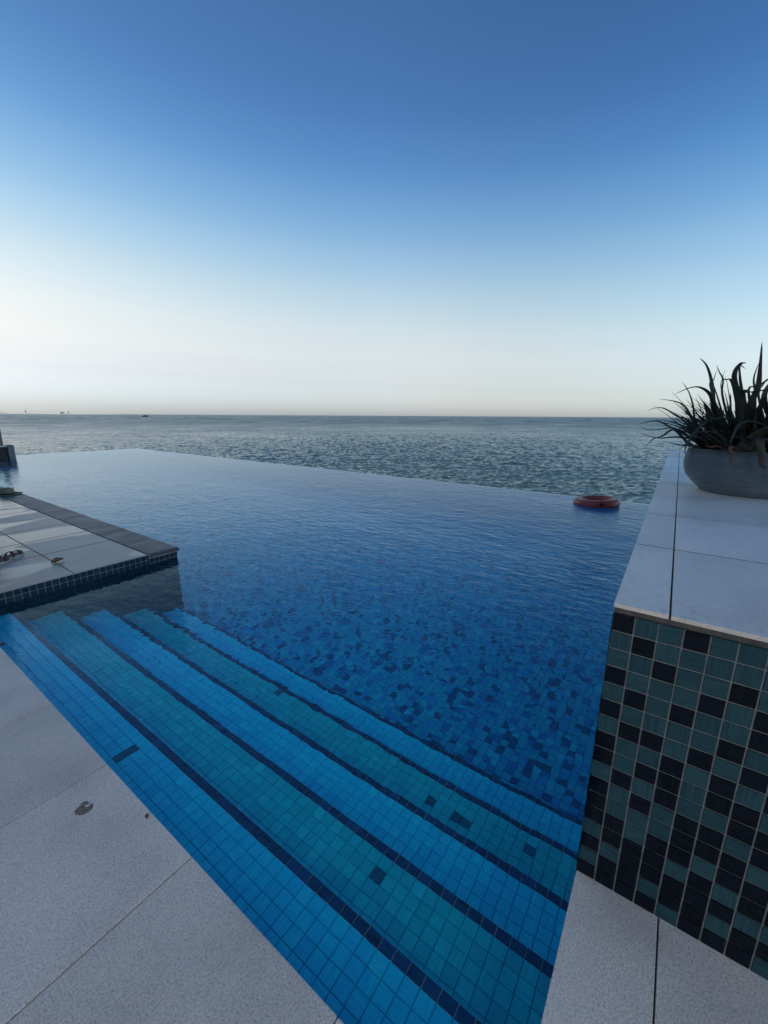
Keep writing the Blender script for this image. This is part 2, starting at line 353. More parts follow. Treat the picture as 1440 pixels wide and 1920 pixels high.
# ------------------------------------------------------------------ sea
def build_sea():
    half = R(50); dense = np.linspace(-half, half, 640); coarse = np.linspace(half, 2 * math.pi - half, 80)[1:-1]
    th = np.concatenate([dense, coarse]) + _h; nt_ = len(th)
    rr = np.concatenate([[8, 12, 16], np.exp(np.arange(math.log(18), math.log(650), .0037)), np.exp(np.linspace(math.log(653), math.log(5000), 280)), np.exp(np.linspace(math.log(5200), math.log(42000), 40))])
    nr = len(rr); T, Q = np.meshgrid(th, rr); X, Y = Q * np.cos(T), Q * np.sin(T)
    cell = Q * .0029 + np.maximum(0, Q - 5000) * .03
    Zh = np.zeros_like(X); DX = np.zeros_like(X); DY = np.zeros_like(X)
    wind = _h + R(178); g = np.random.default_rng(11)
    for k in range(110):
        lam = 0.24 * (11.0 / 0.24) ** (k / 109.0) * g.uniform(.93, 1.07); kk = 2 * math.pi / lam
        a = wind + g.normal(0, .42); ph = g.uniform(0, 6.283)
        amp = lam * 0.0092 * (1.0 if lam < .8 else (.8 / lam) ** 1.2)
        att = np.clip((lam / cell - .9) / 1.6, 0, 1)
        arg = kk * (X * math.cos(a) + Y * math.sin(a)) + ph
        Zh += amp * att * np.sin(arg)
        DX += amp * att * .8 * math.cos(a) * np.cos(arg); DY += amp * att * .8 * math.sin(a) * np.cos(arg)
    for k in range(36):                                   # longer swell that still reads far out
        lam = 9.0 * (60.0 / 9.0) ** (k / 35.0) * g.uniform(.93, 1.07); kk = 2 * math.pi / lam
        a = wind + g.normal(0, .5); ph = g.uniform(0, 6.283)
        att = np.clip((lam / cell - .9) / 1.6, 0, 1) * np.clip((Q - 120) / 500, .1, 1)
        Zh += lam * .0028 * att * np.sin(kk * (X * math.cos(a) + Y * math.sin(a)) + ph)
    gust = .75 + .5 * (np.sin(X * .021 + Y * .013) * np.sin(Y * .034 - X * .017 + 1.3) * .5 + .5)
    Zh *= gust
    vs = np.stack([X + DX, Y + DY, Zh + ZSEA], -1).reshape(-1, 3)
    vs = np.concatenate([vs, [[0, 0, ZSEA]]]); cen = len(vs) - 1
    i, j = np.meshgrid(np.arange(nr - 1), np.arange(nt_), indexing='ij'); j2 = (j + 1) % nt_
    q = np.stack([i * nt_ + j, (i + 1) * nt_ + j, (i + 1) * nt_ + j2, i * nt_ + j2], -1).reshape(-1, 4)
    me = bpy.data.meshes.new('sea'); nq = len(q); tri = np.stack([np.full(nt_, cen), np.arange(nt_), (np.arange(nt_) + 1) % nt_], -1)
    me.vertices.add(len(vs)); me.vertices.foreach_set('co', vs.ravel())
    me.loops.add(nq * 4 + nt_ * 3); me.polygons.add(nq + nt_)
    me.loops.foreach_set('vertex_index', np.concatenate([q.ravel(), tri.ravel()]).astype(np.int32))
    me.polygons.foreach_set('loop_start', np.concatenate([np.arange(nq) * 4, nq * 4 + np.arange(nt_) * 3]).astype(np.int32))
    me.polygons.foreach_set('loop_total', np.concatenate([np.full(nq, 4), np.full(nt_, 3)]).astype(np.int32))
    me.polygons.foreach_set('use_smooth', np.ones(nq + nt_, bool)); me.update(calc_edges=True)
    m, nt, b = new_mat('sea_water')
    geo = N(nt, 'ShaderNodeNewGeometry')
    mp = N(nt, 'ShaderNodeMapping'); L(nt, geo.outputs['Position'], mp.inputs[0])
    mp.inputs['Rotation'].default_value = (0, 0, -_h); mp.inputs['Scale'].default_value = (1.0, .42, 1)
    n1 = noise(nt, mp.outputs[0], 2.6, 3, .6); n2 = noise(nt, mp.outputs[0], .55, 3, .6); n3 = noise(nt, mp.outputs[0], .09, 3, .6)
    hb = bump(nt, n3.outputs['Fac'], .6, 1.0); hb = bump(nt, n2.outputs['Fac'], .8, .3, hb); hb = bump(nt, n1.outputs['Fac'], .8, .06, hb)
    big = noise(nt, geo.outputs['Position'], .012, 3)
    L(nt, ramp(nt, big.outputs['Fac'], [(.35, (.046, .090, .104)), (.65, (.058, .108, .122))]).outputs[0], b.inputs['Base Color'])
    ln_ = N(nt, 'ShaderNodeVectorMath', operation='LENGTH'); L(nt, geo.outputs['Position'], ln_.inputs[0])
    rg = N(nt, 'ShaderNodeMapRange'); rg.inputs['From Min'].default_value = 25; rg.inputs['From Max'].default_value = 300; rg.inputs['To Min'].default_value = .14; rg.inputs['To Max'].default_value = .4
    L(nt, ln_.outputs['Value'], rg.inputs['Value']); st_ = noise(nt, geo.outputs['Position'], .035, 4, .65)
    L(nt, math_n(nt, 'MULTIPLY', rg.outputs[0], math_n(nt, 'MULTIPLY_ADD', st_.outputs['Fac'], 1.4, .3)), b.inputs['Roughness'])   # unresolved wavelets far out
    b.inputs['IOR'].default_value = 1.333
    L(nt, hb, b.inputs['Normal'])
    o = link('sea', me, m); tag(o, 'choppy grey green open sea reaching to the horizon', 'sea', kind='structure')
build_sea()

# ------------------------------------------------------------------ pool
def water_mat():
    m = bpy.data.materials.new('pool_water'); m.use_nodes = True; nt = m.node_tree; nt.nodes.clear()
    out = N(nt, 'ShaderNodeOutputMaterial')
    rf = N(nt, 'ShaderNodeBsdfRefraction'); rf.inputs['IOR'].default_value = 1.06; rf.inputs['Roughness'].default_value = 0.0; rf.inputs['Color'].default_value = (.86, .985, 1, 1)
    gl = N(nt, 'ShaderNodeBsdfGlossy'); gl.inputs['Color'].default_value = (.82, .95, 1, 1)
    mx = N(nt, 'ShaderNodeMixShader'); fr = N(nt, 'ShaderNodeFresnel')
    geo = N(nt, 'ShaderNodeNewGeometry'); P = geo.outputs['Position']
    L(nt, math_n(nt, 'MULTIPLY_ADD', geo.outputs['Backfacing'], -.273, 1.333), fr.inputs['IOR'])
    mp = N(nt, 'ShaderNodeMapping'); L(nt, P, mp.inputs[0]); mp.inputs['Rotation'].default_value = (0, 0, R(-50)); mp.inputs['Scale'].default_value = (1, .5, 1)
    n1 = noise(nt, mp.outputs[0], 3.2, 2, .5); n2 = noise(nt, mp.outputs[0], 12.0, 2.5, .55); n3 = noise(nt, P, .45, 2); n4 = noise(nt, P, 9.0, 2, .5)
    # the water lies calmer in the corner by the steps than out where the breeze reaches it
    sep = N(nt, 'ShaderNodeSeparateXYZ'); L(nt, P, sep.inputs[0])
    far = N(nt, 'ShaderNodeMapRange'); far.inputs['From Min'].default_value = .5; far.inputs['From Max'].default_value = 4.0
    far.inputs['To Min'].default_value = .26; far.inputs['To Max'].default_value = 1.0
    L(nt, sep.outputs[0], far.inputs['Value'])
    fr2 = N(nt, 'ShaderNodeMapRange'); fr2.inputs['From Min'].default_value = 2.6; fr2.inputs['From Max'].default_value = 5.5; fr2.inputs['To Min'].default_value = .0; fr2.inputs['To Max'].default_value = .16
    L(nt, sep.outputs[0], fr2.inputs['Value']); L(nt, fr2.outputs[0], gl.inputs['Roughness']); L(nt, math_n(nt, 'MULTIPLY', fr2.outputs[0], 2.6), rf.inputs['Roughness'])      # wind-riffled skin
    amp = math_n(nt, 'MULTIPLY', far.outputs[0], math_n(nt, 'MULTIPLY_ADD', n3.outputs['Fac'], 1.0, .5))
    h = math_n(nt, 'MULTIPLY', math_n(nt, 'ADD', math_n(nt, 'MULTIPLY', n1.outputs['Fac'], .010), math_n(nt, 'MULTIPLY', n2.outputs['Fac'], .0115)), amp)
    h2 = math_n(nt, 'MULTIPLY', math_n(nt, 'ADD', math_n(nt, 'MULTIPLY', n1.outputs['Fac'], .050), math_n(nt, 'MULTIPLY', n4.outputs['Fac'], .026)), amp)
    def bmp(hh):
        bm_ = N(nt, 'ShaderNodeBump'); bm_.inputs['Strength'].default_value = 1.0; bm_.inputs['Distance'].default_value = 1.0; L(nt, hh, bm_.inputs['Height']); return bm_.outputs[0]
    b1, b2 = bmp(h), bmp(h2)
    L(nt, b1, gl.inputs['Normal']); L(nt, b1, fr.inputs['Normal']); L(nt, b2, rf.inputs['Normal'])
    L(nt, math_n(nt, 'POWER', fr.outputs[0], 1.22), mx.inputs[0]); L(nt, rf.outputs[0], mx.inputs[1]); L(nt, gl.outputs[0], mx.inputs[2]); L(nt, mx.outputs[0], out.inputs['Surface'])
    return m
M['water'] = water_mat()
def build_water():
    e = .02                                          # the sheet dips 2 cm past the weir and hangs down over its outer face
    x0, y0 = XD - .01, YR - .01
    top = [(x0, y0), (weir_x(y0) + e, y0), (weir_x(YFAR) + e, YFAR + e), (-1.0, YFAR + e), (-1.0, 11.9), (XT - .01, 11.9), (XT - .01, YT + .01), (x0, YT + .01)]
    vs = [(x, y, ZW) for x, y in top]
    lip = [(weir_x(y0) + e + .03, y0, ZW - .05), (weir_x(YFAR) + e + .03, YFAR + e + .03, ZW - .05), (-1.0, YFAR + e + .03, ZW - .05)]
    vs += lip; vs += [(x, y, ZW - .9) for x, y, z in lip]
    fs = [tuple(range(8)), (1, 8, 9, 2), (2, 9, 10, 3), (8, 11, 12, 9), (9, 12, 13, 10)]
    o = link('pool_water', mesh('pool_water', vs, fs), M['water'])
    tag(o, 'clear rippled blue water of the infinity pool, level with its far edge', 'pool water', kind='structure')
build_water()

def floor_key(i, j, cu, cv): return 'floor_mix'
pf = empty('pool_floor', (4, 5, ZF)); tag(pf, 'deep pool floor of mixed navy, blue and teal mosaic', 'pool floor', kind='structure')
vs = [(-1.2, 0, ZF), (9, 0, ZF), (9, YFAR + .3, ZF), (-1.2, YFAR + .3, ZF)]
link('grout_bed', mesh('grout_bed', vs, [(0, 1, 2, 3)]), M['grout_pool'], pf)
ft = [t for t in grid_tiles((TREAD_X[-1], YR, ZF), X_, Y_, 8.45 - TREAD_X[-1], YFAR - YR, floor_key) if t[0][0] < weir_x(t[0][1])]
lay_tiles(pf, ft, 300, 'floor_mosaic', see=lambda c: c[1] > .35 and not (c[1] > 3.6 and c[0] < 2.6))
lay = [t for t in grid_tiles((-1.1, 11.9, ZF), X_, Y_, XT + 1.1, YFAR - 11.9, floor_key)]
lay_tiles(pf, lay, 0, 'floor_mosaic')

# weir wall: a thin wall whose top lies just under the water
wv = empty('weir_wall', (8.2, 5, ZF)); tag(wv, 'thin tiled weir wall at the seaward rim of the infinity pool', 'pool edge', kind='structure')
def prism(pts, z0, z1):
    n = len(pts); vs = [(x, y, z0) for x, y in pts] + [(x, y, z1) for x, y in pts]
    fs = [tuple(range(n))[::-1], tuple(range(n, 2 * n))] + [(i, (i + 1) % n, n + (i + 1) % n, n + i) for i in range(n)]
    return vs, fs
link('core', mesh('core', *prism([(weir_x(0), 0), (weir_x(0) + .018, 0), (weir_x(YFAR) + .018, YFAR + .018), (-1.2, YFAR + .018), (-1.2, YFAR), (weir_x(YFAR), YFAR)], ZSEA - .5, ZW - .012)), M['floor_mix'], wv)
# substructure of the pool above the sea
sb = box('pool_foundation', M['concrete'], None, -1.3, 8.1, -.3, 19.0, ZSEA - 1, ZF - .25)
tag(sb, 'concrete base under the pool standing in the sea', 'foundation', kind='structure')

# five submerged steps
ORD = ['topmost', 'second', 'third', 'fourth', 'lowest']
LOOK = ['bright blue', 'dull teal', 'bright blue', 'dull teal', 'bright blue']
xs = XD - .02
for k in range(5):
    x1, z = TREAD_X[k], TREAD_Z[k]; x0 = xs if k == 0 else TREAD_X[k - 1]
    zb = ZF + .002
    st = empty('pool_step', (x0, YR, zb))
    tag(st, f"{LOOK[k]} tiled pool step with navy nosing, {ORD[k]} of the five under water", 'step', 'submerged pool steps')
    box('step_body', M['grout_nose'] if False else M['grout_pool'], st, x0 - .01, x1 - .004, YR, YT, zb, z - .0035)
    main = 'blue' if k % 2 == 0 else 'teal'
    noses, NW = [], .036
    tiles = []
    oddset = {0: {(3.62, 1), (3.47, 2), (1.82, 3), (1.82, 4), (.97, 1)}, 1: {(.62, 4)}, 2: {(3.02, 1)}, 3: {(.72, 3), (.57, 3), (.52, 3), (.22, 4), (2.02, 5)}, 4: {(1.1, 9)}}[k]
    def key(i, j, cu, cv, k=k, main=main):
        for yy, jj in oddset:
            if abs(cv - yy) < .026 and i == jj: return 'odd'
        return main
    depth = x1 - NW - x0
    off = depth % TP
    tiles += grid_tiles((x0, YR, z - .0035), X_, Y_, depth, YT - YR, key, off_u=off, g=.0019)
    # nosing: a band of navy tiles with pale joints, its own grout strip just proud of the bed
    box('nosing_grout', M['grout_nose'], st, x1 - NW, x1 - .0005, YR, YT, z - .03, z - .0028)
    tiles += grid_tiles((x1 - NW, YR, z - .0035), X_, Y_, NW, YT - YR, lambda i, j, cu, cv: 'nose', g=.0019)
    tiles += grid_tiles((x1, YR, (TREAD_Z[k + 1] if k < 4 else ZF)), Y_, Z_, YT - YR, z - (TREAD_Z[k + 1] if k < 4 else ZF) - .003, lambda i, j, cu, cv, main=main: main)
    lim = z - .02
    lay_tiles(st, tiles, 300, 'step_mosaic', see=lambda c, lim=lim: c[2] > lim)

# ------------------------------------------------------------------ decks
def slab(parent, x0, x1, y0, y1, z1, th, mat, name='paving_slab', gap=.0022, bev=.002, gx=None, gy=None):
    gx, gy = gx or gap, gy or gap
    return box(name, mat, parent, x0 + gx, x1 - gx, y0 + gy, y1 - gy, z1 - th, z1, bev, 2)
nd = empty('pool_deck', (-1, -1, -.06)); tag(nd, 'near granite paved deck wrapping the corner of the pool', 'deck', kind='structure')
vs, fs = prism([(-10, -6), (1.3, -6), (1.3, YR - .006), (XD - .006, YR - .006), (XD - .006, 12), (-10, 12)], ZF - .2, -.034)
link('screed', mesh('screed', vs, fs), M['mortar'], nd)
ys = [1.055 + .6 * k for k in range(-12, 18)]
for x0, x1 in ((-.135 - .6, -.135), (-.135, XD + .012)):
    for a, b_ in zip(ys, ys[1:]):
        if b_ > YR + .02 and a < 8: slab(nd, x0, x1, max(a, YR), b_, 0, .03, M['granite'])
for y0, y1 in ((-1.935, -1.335), (-1.335, -.735), (-.735, -.135), (-.135, YR + .0)):
    for a, b_ in ((-1.4, -.7), (-.7, -.08), (-.08, 1.135)):
        slab(nd, a, b_, y0, y1, 0, .03, M['granite'])
for x0 in (-1.335, -1.935, -2.535, -3.135, -3.735, -4.335):
    for a, b_ in zip(ys, ys[1:]):
        if b_ > YR + .02 and a < 8: slab(nd, x0, x0 + .6, max(a, YR), b_, 0, .03, M['granite'])
# basin wall under the deck edge and under the right hand wall
bw = empty('basin_wall', (XD, 1, ZF)); tag(bw, 'navy tiled basin wall below the near deck edge', 'pool wall', kind='structure')
lay_tiles(bw, grid_tiles((XD - .0055, YR, ZF), Y_, Z_, YT - YR, -.032 - ZF, lambda *a: 'basin_navy'), 0, 'wall_mosaic')
rt = grid_tiles((XD, YR - .0055, ZF), Z_, X_, -.032 - ZF, 1.125 - XD, lambda *a: 'basin_navy')
lay_tiles(bw, rt, 0, 'wall_mosaic')

# terrace that juts into the pool
tr = empty('pool_terrace', (1, 6, -.1)); tag(tr, 'wet stone terrace jutting into the pool with dark coping', 'terrace', kind='structure')
YE = 11.9
vs, fs = prism([(XD - .002, YT + .004), (XT - .034, YT + .004), (XT - .034, YE), (-6, YE), (-6, 12.0 - .05), (XD - .002, 11.95)], ZF - .2, -.036)
link('screed', mesh('screed', *prism([(XD - .002, YT + .006), (XT - .02, YT + .006), (XT - .02, YE), (XD - .002, YE)], ZF - .2, -.034)), M['mortar'], tr)
XC = 1.79                                        # inner edge of the coping
sy = [YT] + [4.895 + .61 * k for k in range(0, 12)]
for a, b_ in zip(sy, sy[1:]):
    for x0, x1 in ((.58, 1.178), (1.178, XC - .004)):
        slab(tr, x0, x1, a, min(b_, YE), 0, .03, M['terrace'], gap=.0042, gy=.0075)
    slab(tr, XD + .014, .58, a, min(b_, YE), 0, .03, M['terrace'], gap=.0042, gy=.0075)
cy = [YT - .008, 4.6] + [4.6 + .61 * k for k in range(1, 13)]
def coping(a, b_):
    bm = box_bm(XC + .004, XT + .012, a + .002, b_ - .002, -.042, .002)
    es = [e for e in bm.edges if all(v.co.x > XT for v in e.verts) and abs(e.verts[0].co.z - e.verts[1].co.z) < 1e-6]
    if a < YT: es += [e for e in bm.edges if all(v.co.y < YT for v in e.verts) and abs(e.verts[0].co.z - e.verts[1].co.z) < 1e-6]
    bmesh.ops.bevel(bm, geom=es, offset=.017, segments=4, affect='EDGES', profile=.5)
    return link('coping_stone', from_bm(bm, 'coping_stone'), M['coping'], tr)
for a, b_ in zip(cy, cy[1:]):
    if a < YE: coping(a, min(b_, YE))
def side_key(i, j, cu, cv): return 'basin_navy'
zt0, zt1 = ZF, -.004
# near face of the terrace (toward the camera), tiles up to the slab
link('side_grout', mesh('side_grout', [(XD, YT, ZW), (XT - .012, YT, ZW), (XT - .012, YT, -.002), (XD, YT, -.002)], [(0, 1, 2, 3)]), M['grout_pale'], tr)
link('side_grout', mesh('side_grout', [(XD, YT, ZF), (XT - .012, YT, ZF), (XT - .012, YT, ZW), (XD, YT, ZW)], [(0, 1, 2, 3)]), M['grout_dark'], tr)
lay_tiles(tr, grid_tiles((XD, YT - .0005, -.004 - 19 * TP), X_, Z_, XC - XD, 19 * TP, side_key), 100, 'side_mosaic', see=lambda c: c[2] > ZW - .01)
lay_tiles(tr, grid_tiles((XC, YT - .0005, -.042 - 18 * TP), X_, Z_, XT - .012 - XC, 18 * TP, side_key), 20, 'side_mosaic', see=lambda c: c[2] > ZW - .01)
link('side_grout', mesh('side_grout', [(XT - .012, YT, ZF), (XT - .012, YE, ZF), (XT - .012, YE, -.04), (XT - .012, YT, -.04)], [(0, 1, 2, 3)]), M['grout_dark'], tr)
lay_tiles(tr, grid_tiles((XT - .0115, YT, ZF), Y_, Z_, YE - YT, -.042 - ZF, side_key), 0, 'side_mosaic')

# ------------------------------------------------------------------ right hand tiled wall with stone top
XW0, XW1, YW0, ZWT = 1.125, 7.2, -1.24, 0.876
tw = empty('tiled_wall', (XW0, YR, 0)); tag(tw, 'waist high wall of navy and teal mosaic with pale stone top', 'wall')
g = .0035
box('wall_core', M['grout'], tw, XW0 + g, XW1, YW0 + g, YR - g, ZF - .2, ZWT - .029)
rngk = random.Random(3)
ROW0 = ['n.', ]
photo = ["n..n....", ".n......", "..n.....", "n.......", ".......n", "n...n..n", "........", ".nn.....", ]
# read off the photograph: first columns of each row, top row first (n = near-black navy, t = teal); beyond them by chance
cols = ["nttntntnntnnntntn", "tnttntnttnttnntnn", "ttntttntntnttnnnn", "ntttnttnnnttnnntn", "tttnttntttnnntnnt", "ttnttntnntnntnnnn", "tttnntntnntnntntn", "tnttntnntnntnntnn", "nttnttntnnttnntnt", "ttntntnnttnntnnnn"]
rows = [''.join(c[r] for c in cols) for r in range(17)]
def wall_key(i, j, cu, cv):
    r = 16 - j
    if 0 <= r < 17 and i < 10: return 'wall_navy' if rows[r][i] == 'n' else 'wall_teal'
    return 'wall_navy' if rngk.random() < .3 + .25 * (r / 17) else 'wall_teal'
front = grid_tiles((XW0 + g - .0002, YR, .0), (0, -1, 0), Z_, YR - YW0, .85, wall_key)
# face looks toward the camera: u = -y, v = +z  ->  normal = -x
lay_tiles(tw, front, 300, 'face_mosaic')
side = grid_tiles((XW0, YR - g + .0005, ZF), Z_, X_, .85 - ZF, XW1 - XW0, lambda i, j, cu, cv: 'wall_navy' if rngk.random() < .38 else 'wall_teal')
lay_tiles(tw, side, 0, 'face_mosaic')
box('bedding_mortar', M['mortar'], tw, XW0 + .003, XW1 - .004, YW0 + .004, YR - .003, .8515, .866)
xe = [XW0 - .004] + [XW0 + .617 * k for k in range(1, 10)] + [XW1]
ye = [YR + .003, -.042, -.642, YW0]
for a, b_ in zip(xe, xe[1:]):
    for c, d in zip(ye, ye[1:]):
        slab(tw, a, b_, d, c, ZWT, .0115, M['limestone'], 'top_slab', gap=.0024, gx=.0048, bev=.0012)

M['joint'] = plain('joint_filler', (.03, .03, .03), .95, .3, 60)
for x in xe[1:-1]:
    box('joint', M['joint'], tw, x - .0046, x + .0046, YW0 + .01, YR - .004, .866, ZWT - .0012)
for y in sy[1:]:
    if y < YE: box('joint', M['joint'], tr, XD + .02, XC - .006, y - .0072, y + .0072, -.03, -.0016)

# ------------------------------------------------------------------ villa behind and beside the camera (gives shade, unseen; pier seen mirrored, white wall added to bounce sun)
M['render'] = plain('villa_render', (.45, .43, .40), .9, .08, 6, .1)
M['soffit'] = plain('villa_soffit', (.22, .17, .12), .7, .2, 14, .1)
M['dark_glass'] = plain('villa_glass', (.02, .025, .03), .06, .05, 3, .0)
M['bronze'] = plain('bronze_frame', (.07, .055, .045), .4, .1, 30, .05, .6)
vl = empty('villa', (-2.6, 2, 0)); tag(vl, 'shaded villa with deep roof standing behind the near deck', 'building')
box('wall', M['render'], vl, -10.4, -10.0, -6, 14, 0.004, 3.3)
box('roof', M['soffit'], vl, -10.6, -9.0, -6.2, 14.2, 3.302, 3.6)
for k in range(6):
    y = -5.2 + 2.6 * k
    box('glass_door', M['dark_glass'], vl, -9.998, -9.97, y, y + 2.0, .05, 2.6)
    box('door_frame', M['bronze'], vl, -9.969, -9.95, y - .06, y, .02, 2.66); box('door_frame', M['bronze'], vl, -9.969, -9.95, y + 2.0, y + 2.06, .02, 2.66)
M['white_render'] = plain('white_render', (.82, .80, .76), .9, .05, 6, .1)
gw = empty('bounce_wall', (-3.5, -2.7, 0)); tag(gw, 'tall white unseen wall added behind the deck to bounce evening sun', 'wall')  # added out of view: sunlit white face throws warm light on the deck
box('wall', M['white_render'], gw, -6.5, -1.3, -2.95, -2.65, .004, 6.0)
box('coping', M['limestone'], gw, -6.55, -1.25, -3.0, -2.6, 6.002, 6.06)
pr = empty('privacy_pier', (.7, 6, 0)); tag(pr, 'tall rendered pier on the terrace, seen only as a dark reflection in the water', 'pier')
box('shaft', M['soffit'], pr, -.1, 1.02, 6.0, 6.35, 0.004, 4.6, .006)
box('cap', M['limestone'], pr, -.12, 1.035, 5.98, 6.37, 4.602, 4.64, .004)

# ------------------------------------------------------------------ far low wall in the pool and its glass balustrade
FY = 17.4
M['pier'] = plain('pier_stone', (.20, .19, .18), .8, .15, 8)
fw = empty('low_tiled_wall', (3, FY, ZW)); tag(fw, 'distant low navy tiled wall with pale end pier rising from the water', 'wall')
box('wall_core', M['grout'], fw, -1.0, 3.84, FY + .02, FY + .4, ZF, .30)
lay_tiles(fw, grid_tiles((2.6, FY + .0195, -.35), X_, Z_, 1.24, .65, lambda *a: 'wall_navy'), 0, 'face_mosaic')
box('end_pier', M['pier'], fw, 3.87, 4.03, FY, FY + .4, ZF, .35, .006)
box('top_slab', M['limestone'], fw, -1.0, 3.852, FY - .01, FY + .41, .302, .345, .004)
mg = bpy.data.materials.new('pale_glass'); mg.use_nodes = True; gb = mg.node_tree.nodes['Principled BSDF']
gb.inputs['Base Color'].default_value = (.78, .92, .90, 1); gb.inputs['Roughness'].default_value = .02; gb.inputs['Transmission Weight'].default_value = 1; gb.inputs['IOR'].default_value = 1.45
gb_ = empty('glass_balustrade', (3.8, FY + .2, .345)); tag(gb_, 'glass balustrade with pale metal post on the far low wall', 'balustrade')
M['post'] = plain('brushed_post', (.20, .16, .14), .5, .1, 40, .1, .0)
box('post', M['post'], gb_, 3.74, 3.82, FY + .17, FY + .22, .346, 1.12, .004)
box('post', M['post'], gb_, 2.2, 2.25, FY + .17, FY + .22, .346, 1.12, .004)
box('pane', mg, gb_, 2.26, 3.715, FY + .19, FY + .202, .38, 1.08)
box('bottom_rail', M['bronze'], gb_, 2.251, 3.739, FY + .175, FY + .217, .347, .379, .002)
box('edge_strip', M['bronze'], gb_, 3.717, 3.737, FY + .178, FY + .212, .38, 1.10)

# ------------------------------------------------------------------ lifebuoy
M['buoy'] = plain('buoy_red', (.38, .055, .036), .38, .18, 18, .12)
M['buoy_band'] = plain('buoy_band', (.05, .012, .012), .6, .1, 30)
lb = empty('lifebuoy', (7.66, .985, ZW)); tag(lb, 'faded red lifebuoy ring floating by the far pool edge', 'lifebuoy')
def torus(name, R0, rx, rz, a0=0, a1=2 * math.pi, n=72, m=20, sq=1.0):
    full = abs(a1 - a0 - 2 * math.pi) < 1e-6; vs, fs = [], []
    nn = n if full else n + 1
    for i in range(nn):
        t = a0 + (a1 - a0) * i / n
        for j in range(m):
            p = 2 * math.pi * j / m; c, s_ = math.cos(p), math.sin(p)
            c = math.copysign(abs(c) ** sq, c); s_ = math.copysign(abs(s_) ** sq, s_)
            r = R0 + rx * c; vs.append((r * math.cos(t), r * math.sin(t), rz * s_))
    for i in range(n if full else n):
        for j in range(m):
            a = (i % nn) * m + j; b_ = (i % nn) * m + (j + 1) % m; i2 = (i + 1) % nn if full else i + 1
            fs.append((a, i2 * m + j, i2 * m + (j + 1) % m, b_))
    return mesh(name, vs, fs, True)
T_ = Matrix.Translation((7.66, .985, ZW + .035)) @ Matrix.Rotation(R(-4), 4, 'X')
link('ring', torus('ring', .282, .075, .068, sq=.85), M['buoy'], lb, T_)
for k in range(4):
    t = R(20 + 90 * k); o = link('band', torus('band', .282, .0775, .0705, t - .018, t + .018, 2, 20, .85), M['buoy_band'], lb, T_)
t = R(200)
link('valve_plate', from_bm(box_bm(-.035, .035, -.004, .004, -.018, .018, .003, 1), 'valve_plate'), M['buoy_band'], lb, T_ @ Matrix.Rotation(t, 4, 'Z') @ Matrix.Translation((.358, 0, .012)) @ Matrix.Rotation(R(90), 4, 'Z'))

# ------------------------------------------------------------------ bowl planter with aloe
PC = Vector((3.42, -.405, ZWT))
mpot, nt, b = new_mat('ribbed_pot')
tc = N(nt, 'ShaderNodeTexCoord'); n1 = noise(nt, tc.outputs['Object'], 9, 5); n2 = noise(nt, tc.outputs['Object'], 70, 3)
c = ramp(nt, n1.outputs['Fac'], [(.3, (.10, .14, .17)), (.7, (.16, .20, .235))]).outputs[0]
L(nt, mixc(nt, .3, c, ramp(nt, n2.outputs['Fac'], [(.3, (.05, .07, .085)), (.7, (.14, .165, .185))]).outputs[0]), b.inputs['Base Color']); b.inputs['Roughness'].default_value = .6
L(nt, bump(nt, n2.outputs['Fac'], .2, .002), b.inputs['Normal'])
prof = [(0, 0), (.225, 0), (.248, .004)]
pts = [(.252, .008), (.288, .045), (.325, .085), (.345, .125), (.353, .165), (.352, .205), (.345, .245), (.338, .266)]
def cr(pts, t):
    n = len(pts) - 1; i = min(int(t * n), n - 1); f = t * n - i
    p0, p1, p2, p3 = pts[max(i - 1, 0)], pts[i], pts[i + 1], pts[min(i + 2, n)]
    return tuple(.5 * (2 * p1[k] + (p2[k] - p0[k]) * f + (2 * p0[k] - 5 * p1[k] + 4 * p2[k] - p3[k]) * f * f + (3 * p1[k] - p0[k] - 3 * p2[k] + p3[k]) * f ** 3) for k in (0, 1))
rp = random.Random(5)
for i in range(151):
    t = i / 150; r, z = cr(pts, t)
    rib = .0 if t < .12 else .0042 * (1, .75, .1, -.9, -1, -.6, .5)[i % 7] * rp.uniform(.6, 1.1)
    prof.append((r + rib, z))
prof += [(.334, .270), (.326, .271), (.318, .266), (.314, .245), (.31, .20)]
pot = empty('bowl_planter', PC); tag(pot, 'round grey ribbed bowl planter on the stone topped wall', 'planter')
link('bowl', lathe('bowl', prof, 96), mpot, pot, Matrix.Translation(PC))
M['soil'] = plain('soil', (.035, .028, .02), .95, .4, 50, 1.0, 0, .01)
link('soil', lathe('soil', [(0, .238), (.1, .242), (.2, .236), (.311, .23)], 48), M['soil'], pot, Matrix.Translation(PC))

def leaf_mat():
    m, nt, b = new_mat('aloe_leaf')
    oi = N(nt, 'ShaderNodeObjectInfo'); tc = N(nt, 'ShaderNodeTexCoord'); n = noise(nt, tc.outputs['Object'], 22, 4)
    c1 = ramp(nt, oi.outputs['Random'], [(0, (.018, .024, .017)), (.5, (.024, .032, .023)), (.8, (.030, .034, .024)), (1, (.034, .026, .021))]).outputs[0]
    L(nt, mixc(nt, 1.0, c1, ramp(nt, n.outputs['Fac'], [(.3, (.75, .75, .75)), (.7, (1.25, 1.2, 1.1))]).outputs[0], 'MULTIPLY'), b.inputs['Base Color'])
    b.inputs['Roughness'].default_value = .5; L(nt, bump(nt, n.outputs['Fac'], .2, .003), b.inputs['Normal'])
    return m
M['leaf'] = leaf_mat()
M['dead_leaf'] = plain('dead_aloe_leaf', (.11, .055, .035), .8, .35, 30, .4)
al = empty('aloe_plant', PC + Vector((0, 0, .24))); tag(al, 'spiky dark aloe with many curling toothed leaves filling the bowl', 'aloe plant')
